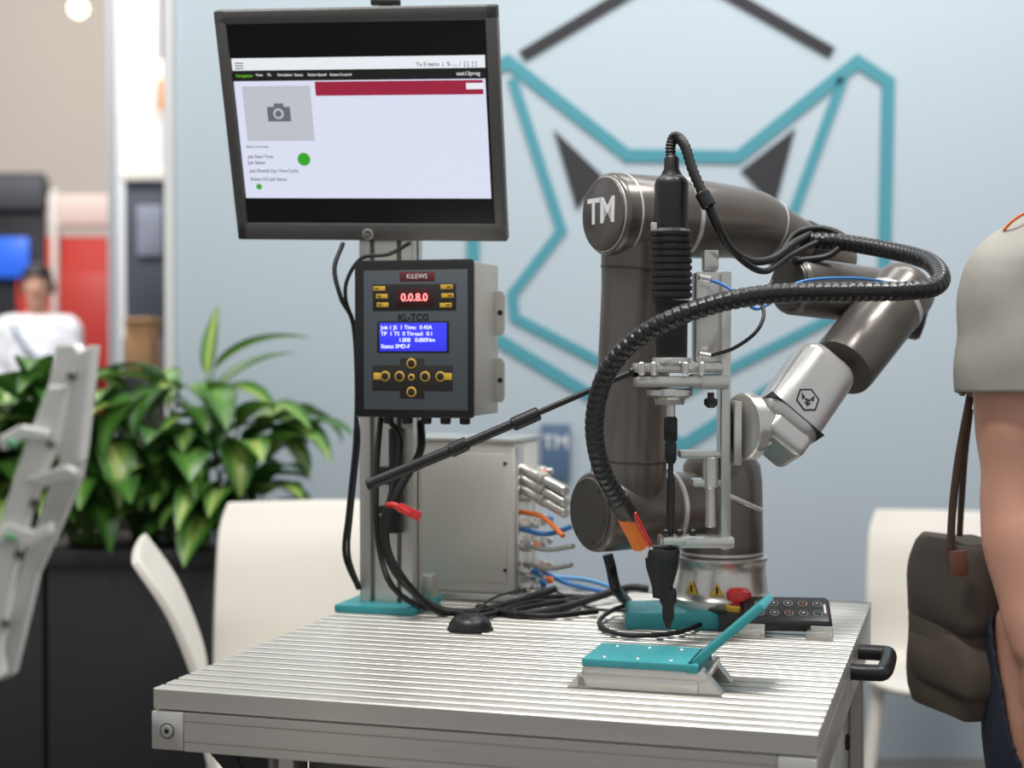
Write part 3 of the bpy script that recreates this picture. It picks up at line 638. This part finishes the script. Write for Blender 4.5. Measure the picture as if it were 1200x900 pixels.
cyl('tube_outer',r0,W(540,523,2.1),.0078,M_rub,rd); cyl('tube_mid',W(535,525,2.1),r1,.0064,M_black,rd); cyl('tube_inner',r1,r2,.0042,M_black,rd)
cyl('collar_1',W(527,529,2.1),W(548,519,2.1),.0098,M_black,rd); cyl('collar_2',W(600,498,2.1),W(632,484,2.1),.0095,M_black,rd); cyl('end_cap',W(430,569,2.1),W(438,566,2.1),.0088,M_rub,rd)
cyl('rod_tip',W(738,437,2.1),W(750,432,2.1),.0075,M_black,rd)
# ================================================================= TABLE-TOP ITEMS
fx=grp('angle_fixture',TP(750,800))
def loc(P): r=P-FL; return r.dot(U),r.dot(V)
lx0,ly0=loc(TP(675,806)); 
tbox('base_bar_front',lx0,lx0+.145,ly0,ly0+.022,0,.016,M_silver,fx,.002)
tbox('base_bar_top',lx0+.006,lx0+.155,ly0+.004,ly0+.105,.014,.026,M_silver,fx,.002)
tbox('base_bar_back',lx0+.01,lx0+.15,ly0+.085,ly0+.105,0,.016,M_silver,fx,.002)
prism('wedge_1',[(0,0),(.035,0),(.010,.03)],TM(lx0+.138,ly0+.015,0),.02,M_silver,fx,.001); prism('wedge_2',[(0,0),(.035,0),(.010,.03)],TM(lx0+.138,ly0+.09,0),.02,M_silver,fx,.001)
prism('wedge_3',[(-.008,0),(.02,0),(.01,.02)],TM(lx0-.004,ly0+.01,0),.02,M_silver,fx,.001)
tbox('teal_plate',lx0+.006,lx0+.140,ly0+.002,ly0+.108,.026,.035,M_teal,fx,.0015)
Mf=TM(lx0+.135,ly0+.055,.030)@RY(-math.radians(42))
box('teal_flap',Mf@Matrix.Translation((.054,0,0)),(.115,.085,.009),M_teal,fx,.0015)
box('hinge',TM(lx0+.137,ly0+.055,.029),(.016,.104,.012),M_teal,fx,.003)
for i,(a_,b_) in enumerate(((.03,.02),(.07,.02),(.11,.02),(.03,.09),(.07,.09),(.11,.09))):
    cyl('hole_%d'%(i+1),T(lx0+a_,ly0+b_,.0345),T(lx0+a_,ly0+b_,.0356),.0028,M_silver,fx,seg=14)
p=TP(551,738); pk=grp('cable_puck',p)
lathe('dome',p,Z,[(.030,0),(.0315,.003),(.030,.010),(.024,.018),(.012,.023),(.002,.0245)],M_black,pk,40)
lathe('base_ring',p,Z,[(.033,0),(.033,.003),(.031,.0035)],M_rub,pk,40)
cable('lead',[p+Vector((.0,.028,.008)),TP(580,700,.02),TP(640,690,.012),TP(690,712,.004),TP(735,716,.003)],.0018,M_rub,pk)
p=TP(866,738); es=grp('emergency_stop_button',p)
box('base_box',Matrix.Translation(p+Vector((0,.0,.014)))@RZ(-A),(.052,.05,.028),mat('estop_grey',(55,55,56),0.5),es,.005)
lathe('yellow_collar',p+Vector((0,0,.028)),Z,[(.019,0),(.019,.006),(.017,.008)],M_yel,es); lathe('stem',p+Vector((0,0,.033)),Z,[(.011,0),(.011,.010)],M_red,es)
lathe('mushroom',p+Vector((0,0,.040)),Z,[(.010,0),(.0175,.003),(.0185,.009),(.0175,.015),(.013,.0190),(.004,.0205)],M_red,es)
p=TP(920,746); pd=grp('robot_control_pendant',p)
Mp=Matrix.Translation(p+Vector((.004,.02,.028)))@RZ(-.10)@RX(math.radians(28))
box('shell',Mp,(.126,.064,.018),M_black,pd,.008,4); box('face',Mp@Matrix.Translation((0,0,.009)),(.116,.054,.0015),mat('pendant_face',(30,31,34),0.35),pd,.0006)
kk=0
for r_ in range(2):
    for c_ in range(5):
        kk+=1; q_=Mp@Vector((-.036+c_*.02,.012-r_*.022,.0095)); n_=(Mp.to_3x3()@Vector((0,0,1)))
        m_=[M_wtxt,M_wtxt,M_orange,M_wtxt,M_teal][c_] if r_ else [M_wtxt,M_wtxt,M_wtxt,M_orange,M_wtxt][c_]
        lathe('key_%d'%kk,q_,n_,[(.0062,0),(.0062,.0010),(.0054,.0010),(.0054,.0002)],M_ring,pd,20)
        lathe('key_in_%d'%kk,q_,n_,[(.0055,0),(.0055,.0012)],M_black,pd,20)
        box('key_glyph_%d'%kk,Mp@Matrix.Translation((-.036+c_*.02,.012-r_*.022,.0108)),(.004,.0018,.0006),m_,pd,0)
box('led_bar',Mp@Matrix.Translation((.054,0,.0102)),(.003,.020,.001),M_wtxt,pd,0)
for s_ in (-1,1):
    box('cradle_%d'%(s_+2),Matrix.Translation(p+Vector((s_*.045,.002-s_*.01,.006)))@RZ(-A),(.03,.055,.012),M_silver,pd,.002); box('cradle_lip_%d'%(s_+2),Matrix.Translation(p+Vector((s_*.045,-.022-s_*.01,.010)))@RZ(-A),(.03,.006,.02),M_silver,pd,.001)
lc=grp('table_cables',TP(760,730))
cable('loop_1',[TP(850,718,.03),TP(815,712,.02),TP(770,706,.02),TP(725,712,.012),TP(702,730,.006),TP(730,744,.006),TP(790,742,.006),TP(830,728,.01),TP(858,722,.02)],.0035,M_rub,lc)
cable('loop_2',[TP(690,700,.01),TP(650,706,.008),TP(600,716,.008),TP(640,722,.006),TP(700,716,.008)],.0045,M_rub,lc)
cable('loop_3',[TP(560,712,.006),TP(610,720,.006),TP(660,712,.006),TP(730,690,.02),TP(760,690,.02)],.006,M_rub,lc)
# ================================================================= FOREGROUND WHITE LINKAGE
wm=grp('white_machine_arm',W(50,600,1.35))
M_wp=mat('white_printed_plastic',(218,217,212),0.5,0,0.03,10); M_wp2=mat('white_plastic_b',(192,192,188),0.5)
def polyplate(nm,pts,d,th,m,bev=.002):
    P=[W(x,y,d) for x,y in pts]; n_=len(P); vs_=[(p_.x,d-th/2,p_.z) for p_ in P]+[(p_.x,d+th/2,p_.z) for p_ in P]
    fs_=[tuple(range(n_)),tuple(range(n_,2*n_))]+[(i,(i+1)%n_,n_+(i+1)%n_,n_+i) for i in range(n_)]
    o=mk(nm,vs_,fs_,m,wm,smooth=False); b=o.modifiers.new('b','BEVEL'); b.width=bev; b.segments=2
polyplate('upper_plate',[(72,404),(90,402),(98,412),(113,404),(106,470),(98,540),(80,556),(74,530),(60,540),(50,530),(58,470)],1.37,.03,M_wp)
polyplate('link_1',[(60,452),(80,452),(66,520),(36,600),(14,690),(-4,792),(-24,800),(-20,700),(4,610),(30,530)],1.32,.02,M_wp)
polyplate('link_2',[(84,500),(104,510),(96,560),(66,630),(46,672),(18,790),(0,796),(12,720),(36,640),(66,560)],1.40,.02,M_wp2)
polyplate('cross_tab_1',[(0,512),(26,498),(60,505),(58,516),(28,514),(4,528)],1.31,.015,M_wp)
polyplate('cross_tab_2',[(-5,628),(12,612),(40,622),(62,612),(62,626),(38,640),(10,634),(-5,642)],1.31,.015,M_wp)
polyplate('cross_tab_3',[(30,560),(80,545),(92,552),(90,562),(50,572)],1.31,.015,M_wp2)
for i,(x,y) in enumerate(((84,440),(60,520),(40,590),(22,650),(6,730))):
    cyl('pin_%d'%(i+1),W(x,y,1.305),W(x,y,1.40),.004,M_aluD,wm)
for i,(x,y) in enumerate(((14,520),(12,630))): box('green_clip_%d'%(i+1),Matrix.Translation(W(x,y,1.30))@RY(.3),(.010,.006,.005),mat('clip_green',(90,160,110),0.5),wm)
pb=W(-60,800,1.36); wbox('pedestal',pb.x-.10,pb.x,1.30,1.42,0,pb.z+.05,M_wp,wm,.01); polyplate('pedestal_arm',[(-90,760),(-10,740),(-2,796),(-90,830)],1.36,.06,M_wp)
# ================================================================= PEOPLE
M_skin=mat('skin',(204,152,130),0.5,0,0.07,14,0.15,bdist=.001,sss=.2); M_hair=mat('hair_dark',(24,20,20),0.5,0,0.2,60,0.4)
def human(nm,loc_,rot,armR,armL,shirt,trouser,sleeve=.20,voxel=.0075,skin=M_skin,loose=.012,sc_=1.0,hem=.90,armk=1.0):
    e=grp(nm,loc_); M0=Matrix.Translation(loc_)@RZ(rot)@Matrix.Scale(sc_,4)
    vs_=[];fs_=[]
    def add(pts,rad,fixed=None,n_=4,seg=20):
        v,f=sweepdata(cr(pts,n_),lerpl(rad,n_),seg,fixed); k=len(vs_); vs_.extend(v); fs_.extend([tuple(i+k for i in q_) for q_ in f])
    X=(1,0,0)
    add([(0,.01,.80),(0,.01,.86),(0,.01,.95),(0,0,1.08),(0,0,1.22),(0,.01,1.34),(0,.015,1.42),(0,.02,1.47),(0,.015,1.50)],
        [(.10,.07),(.165,.115),(.170,.12),(.148,.105),(.162,.112),(.178,.112),(.165,.09),(.105,.07),(.06,.06)],X,5,28)
    add([(0,.02,1.45),(0,.01,1.50),(0,0,1.56),(0,-.005,1.60)],[(.065,.062),(.056,.058),(.053,.056),(.05,.055)],X)
    add([(0,.00,1.525),(0,-.015,1.55),(0,-.005,1.60),(0,0,1.65),(0,.005,1.70),(0,.01,1.74),(0,.01,1.768)],
        [(.03,.035),(.052,.068),(.066,.086),(.073,.094),(.073,.095),(.056,.075),(.02,.03)],X,5,24)
    add([(0,-.085,1.665),(0,-.098,1.64),(0,-.108,1.622),(0,-.09,1.612)],[.007,.010,.013,.010],X,4,12)
    add([(-.022,-.080,1.588),(0,-.090,1.588),(.022,-.080,1.588)],[.006,.008,.006],(0,0,1),4,10)
    for s_ in (-1,1): add([(s_*.070,.01,1.605),(s_*.078,.015,1.635),(s_*.076,.02,1.665)],[.008,.014,.010],X,4,10)
    for s_ in (-1,1):
        add([(s_*.09,.01,.90),(s_*.095,.0,.75),(s_*.10,-.005,.52),(s_*.10,-.01,.47),(s_*.102,.01,.33),(s_*.103,.02,.10),(s_*.103,.015,.05)],
            [(.09,.105),(.086,.095),(.060,.064),(.056,.06),(.055,.062),(.037,.042),(.036,.05)],X,5,20)
        add([(s_*.103,.045,.035),(s_*.105,-.03,.045),(s_*.11,-.10,.033),(s_*.115,-.165,.022)],[(.036,.035),(.042,.04),(.046,.028),(.03,.018)],X,4,16)
    for s_,(sh,el,wr,hd) in ((-1,armR),(1,armL)):
        sh,el,wr,hd=[Vector(q_) for q_ in (sh,el,wr,hd)]
        ins=Vector((s_*.10,.012,1.42)); d1=(el-sh); d2=(wr-el)
        add([ins,sh,sh+d1*.25,sh+d1*.60,sh+d1*.85,el,el+d2*.25,el+d2*.7,wr],[r_*armk for r_ in (.05,.058,.055,.049,.041,.043,.047,.036,.028)],None,5,20)
        add([el-d1*.04,el+Vector((s_*.006,.014,0)),el+d2*.06],[.030,.032,.028],None,4,14)
        h=(hd-wr).normalized(); side=Vector((0,1,0)); side=(side-h*h.dot(side)).normalized(); nr=h.cross(side)
        def ell(pts,rad): add(pts,rad,side,3,14)
        ell([wr-h*.02,wr+h*.02,wr+h*.06,wr+h*.095],[(.028,.02),(.036,.017),(.042,.015),(.040,.012)])
        for k_,(o_,L_) in enumerate(((-.031,.068),(-.010,.078),(.011,.073),(.031,.056))):
            b0=wr+h*.085+side*o_; add([b0,b0+h*L_*.4-nr*s_*.002,b0+h*L_*.75-nr*s_*.010,b0+h*L_-nr*s_*.022],[.0095,.009,.0082,.0065],None,3,10)
        b0=wr+h*.03-side*.03; add([b0,b0+h*.025-side*.022,b0+h*.055-side*.03-nr*s_*.008],[.013,.011,.008],None,3,10)
    me=bpy.data.meshes.new(nm+'_raw'); me.from_pydata(vs_,[],fs_); ob=bpy.data.objects.new(nm+'_raw',me); sc.collection.objects.link(ob)
    bm=bmesh.new(); bm.from_mesh(me); bmesh.ops.recalc_face_normals(bm,faces=bm.faces); bm.to_mesh(me); bm.free()
    rm=ob.modifiers.new('r','REMESH'); rm.mode='VOXEL'; rm.voxel_size=voxel
    sm=ob.modifiers.new('s','SMOOTH'); sm.factor=.5; sm.iterations=5
    dg=bpy.context.evaluated_depsgraph_get(); dg.update(); me2=bpy.data.meshes.new_from_object(ob.evaluated_get(dg)); bpy.data.objects.remove(ob)
    me2.shade_smooth(); me2.materials.clear(); me2.materials.append(skin); b=bpy.data.objects.new('body',me2); link(b,M0,e)
    arms=[(Vector(armR[0]),Vector(armR[1]),Vector(armR[2])),(Vector(armL[0]),Vector(armL[1]),Vector(armL[2]))]
    def inarm(c):
        for sh,el,wr in arms:
            s_=1 if sh.x>0 else -1
            if c.x*s_<.12: continue
            t=(c-sh).dot((el-sh).normalized()); dist=((c-sh)-(el-sh).normalized()*t).length
            if dist<.085 and t>-.03 and t<(el-sh).length+.05: return t
            if c.z<1.2:
                d=(wr-el).normalized(); t2=(c-el).dot(d); dist=((c-el)-d*t2).length
                if dist<.065 and t2>-.05: return 9
        return None
    def cloth(name,test,off,m,wave=.0):
        bm=bmesh.new(); bm.from_mesh(me2); bm.normal_update()
        dele=[f for f in bm.faces if not test(f.calc_center_median())]
        bmesh.ops.delete(bm,geom=dele,context='FACES')
        nrmz={v:v.normal.copy() for v in bm.verts}
        for v in bm.verts:
            c=v.co; wv=wave*(math.sin(c.z*46+c.x*31)+math.sin(c.z*23-c.x*40+c.y*60)+.8*math.sin(c.y*95+c.z*18))
            v.co=c+nrmz[v]*(off(c)+wv)
        for f in bm.faces: f.smooth=True
        for _ in range(3): bmesh.ops.smooth_vert(bm,verts=bm.verts,factor=.5,use_axis_x=True,use_axis_y=True,use_axis_z=True)
        m3=bpy.data.meshes.new(name); bm.to_mesh(m3); bm.free(); m3.materials.clear(); m3.materials.append(m)
        o=bpy.data.objects.new(name,m3); link(o,M0,e); sd=o.modifiers.new('s','SOLIDIFY'); sd.thickness=.004; sd.offset=0; return o
    def tshirt(c):
        t=inarm(c)
        if t is not None: return t<sleeve
        return hem<c.z<1.475 and abs(c.x)<.27
    def soff(c):
        t=inarm(c)
        if t is not None: return loose*(.6+.9*max(0,min(1,t/sleeve)))
        return loose*(.7 if c.z>1.3 else 1.0)
    def pants(c): return .075<c.z<.98 and inarm(c) is None and abs(c.x)<.235
    cloth('shirt',tshirt,soff,shirt,.0024)
    cloth('trousers',pants,lambda c:.008+.010*max(0,(.6-c.z)),trouser,.0010)
    cloth('shoes',lambda c:c.z<.085,lambda c:.006,M_black)
    def hairt(c): return c.z>1.60 and ((c.z>1.70 and c.y>-.09) or (c.y>.0 and c.z>1.58) or (c.z>1.66 and c.y>-.03)) and abs(c.x)<.1
    cloth('hair',hairt,lambda c:.014,M_hair,.001)
    for s_ in (-1,1):
        q_=M0@Vector((s_*.030,-.0835,1.655)); lathe('eye',q_,M0.to_3x3()@Vector((0,-1,0)),[(.012,-.004),(.010,.002),(.003,.004)],M_wtxt,e,12); lathe('iris',q_,M0.to_3x3()@Vector((0,-1,0)),[(.006,0),(.005,.005)],M_black,e,12)
        box('brow',M0@Matrix.Translation((s_*.030,-.088,1.678)),(.03,.008,.005),M_hair,e,.002)
    box('mouth',M0@Matrix.Translation((0,-.0925,1.588)),(.036,.008,.006),mat('lips',(170,95,85),0.5),e,.003)
    return e,M0
PD=2.24; cx=.872
def L2(px,py,d):
    w=W(px,py,d); return (-(w.x-cx),-(w.y-PD),w.z)
M_tee=mat('tshirt_grey',(158,155,148),0.85,0,0.06,40,0.3); M_jean=mat('jeans_navy',(36,41,58),0.8,0,0.15,60,0.3)
armV=(L2(1183,342,2.22),L2(1186,592,2.20),L2(1212,770,2.15),L2(1218,860,2.13))
armO=tuple((-a_[0],a_[1],a_[2]) for a_ in armV)
e,M0=human('visitor_with_bag',Vector((cx,PD,0)),math.pi,armO,armV,M_tee,M_jean,sleeve=.145,loose=.015,hem=.935,armk=1.04)
sweep('lanyard',cr([W(1176,270,2.21),W(1188,258,2.2),W(1205,248,2.2),W(1230,240,2.2)],6),[(.0028,.002)]*19,M_orange,e,8)
bg=e
M_bag=mat('bag_canvas',(86,76,66),0.85,0,0.15,50,0.3); M_lea=mat('bag_leather',(108,66,46),0.5,0,0.1,20); M_strap=mat('strap_brown',(74,54,44),0.6,0,0.1,20)
bp=W(1122,730,2.34)
def bagmesh(nm,cp_,w_,d_,h_,m,tw=0):
    vv=[];ff=[]; n_=13; sg=36
    for i in range(n_):
        t=i/(n_-1); z_=(t-.5)*h_; k_=.86+.14*math.sin(math.pi*min(1,(1-t)*.9+.1))
        if i in (0,n_-1): k_*=.94
        for j in range(sg):
            a_=2*math.pi*j/sg; ca,sa=math.cos(a_),math.sin(a_)
            x_=math.copysign(abs(ca)**.45,ca)*w_/2*k_; y_=math.copysign(abs(sa)**.6,sa)*d_/2*k_*(1.15-.3*t)
            wr_=.0016*math.sin(z_*60+j*.5)
            vv.append((x_+wr_*ca,y_+wr_*sa,z_+.002*math.sin(j*.7)))
    for i in range(n_-1):
        for j in range(sg):
            k_=(j+1)%sg; ff.append((i*sg+j,i*sg+k_,(i+1)*sg+k_,(i+1)*sg+j))
    ff.append(tuple(range(sg))); ff.append(tuple((n_-1)*sg+i for i in range(sg)))
    return mk(nm,vv,ff,m,bg,M=Matrix.Translation(cp_)@RZ(tw)@RY(.05),ang=60)
bagmesh('bag_body',bp,.094,.20,.255,M_bag,.2); bagmesh('bag_flap',bp+Vector((-.001,-.008,.062)),.101,.206,.128,mat('bag_flap',(74,65,57),0.8,0,0.15,50,0.3),.2)
bagmesh('bag_pocket',bp+Vector((-.002,-.012,-.05)),.098,.205,.09,M_bag,.2)
box('bag_patch',Matrix.Translation(W(1124,660,2.215))@RY(-.1),(.024,.006,.036),M_lea,bg,.002)
def flatstrap(nm,pts,w_,m): 
    c_=cr(pts,6); sweep(nm,c_,[(w_,.0015)]*len(c_),m,bg,8,fixed=(1,0,0))
flatstrap('bag_strap',[W(1114,650,2.25),W(1116,600,2.26),W(1123,540,2.27),W(1134,480,2.28),W(1150,400,2.29),W(1172,330,2.29),W(1190,300,2.27)],.006,M_strap)
flatstrap('bag_strap_side',[W(1124,640,2.40),W(1126,600,2.38),W(1131,530,2.33),W(1137,480,2.29)],.005,M_bag)
hp_=W(44,400,9.0)
arm1=((-.178,.01,1.41),(-.23,.02,1.14),(-.22,-.10,.92),(-.21,-.14,.85)); arm2=tuple((-a_[0],a_[1],a_[2]) for a_ in arm1)
e2,M2=human('attendant',Vector((hp_.x,9.0,0)),.15,arm1,arm2,mat('shirt_white',(228,230,236),0.8),mat('trousers_black',(30,30,34),0.8),sleeve=.6,loose=.012,voxel=.009)
sweep('shoulder_strap',[M2@Vector(q_) for q_ in ((-.13,-.10,1.43),(-.05,-.135,1.30),(.08,-.14,1.15),(.16,-.12,1.02))],[(.02,.004)]*4,mat('strap_blue',(60,90,120),0.6),e2,8)
# ================================================================= LIGHTS
w=bpy.data.worlds.new('world'); sc.world=w; w.use_nodes=True; b=w.node_tree.nodes['Background']; b.inputs[0].default_value=(.96,.98,1,1); b.inputs[1].default_value=.50
def area(nm,loc_,tgt_,size,en,col=(1,1,1)):
    l=bpy.data.lights.new(nm,'AREA'); l.shape='RECTANGLE'; l.size=size[0]; l.size_y=size[1]; l.energy=en; l.color=col
    o=bpy.data.objects.new(nm,l); sc.collection.objects.link(o); o.location=loc_; o.rotation_euler=(Vector(tgt_)-Vector(loc_)).to_track_quat('-Z','Y').to_euler()
area('ceiling_light',(-.6,1.2,4.4),(.1,2.4,.9),(1.6,.3),95,(1,.975,.94)); area('ceiling_light.001',(1.6,1.8,4.2),(.4,2.6,1),(1.4,.3),72,(1,.975,.95)); area('ceiling_light.002',(1.4,3.7,4.6),(1.4,4.7,1.2),(2.5,.4),50,(1,1,1)); area('ceiling_light.003',(-4,12,7),(-4.5,17,2.5),(4,3),480,(1,.97,.94))
area('ceiling_light.004',(-1.6,3.2,4.4),(-1.4,4.2,.9),(1.4,.4),38,(1,.975,.93)); area('hall_fill_light',(-3.2,6.2,5.5),(-3,10,1.5),(2,1),330,(1,.98,.96))  # second lamp is an added fill to brighten the hall column and attendant
sc.view_settings.view_transform='Standard'; sc.view_settings.look='None'; sc.view_settings.exposure=0
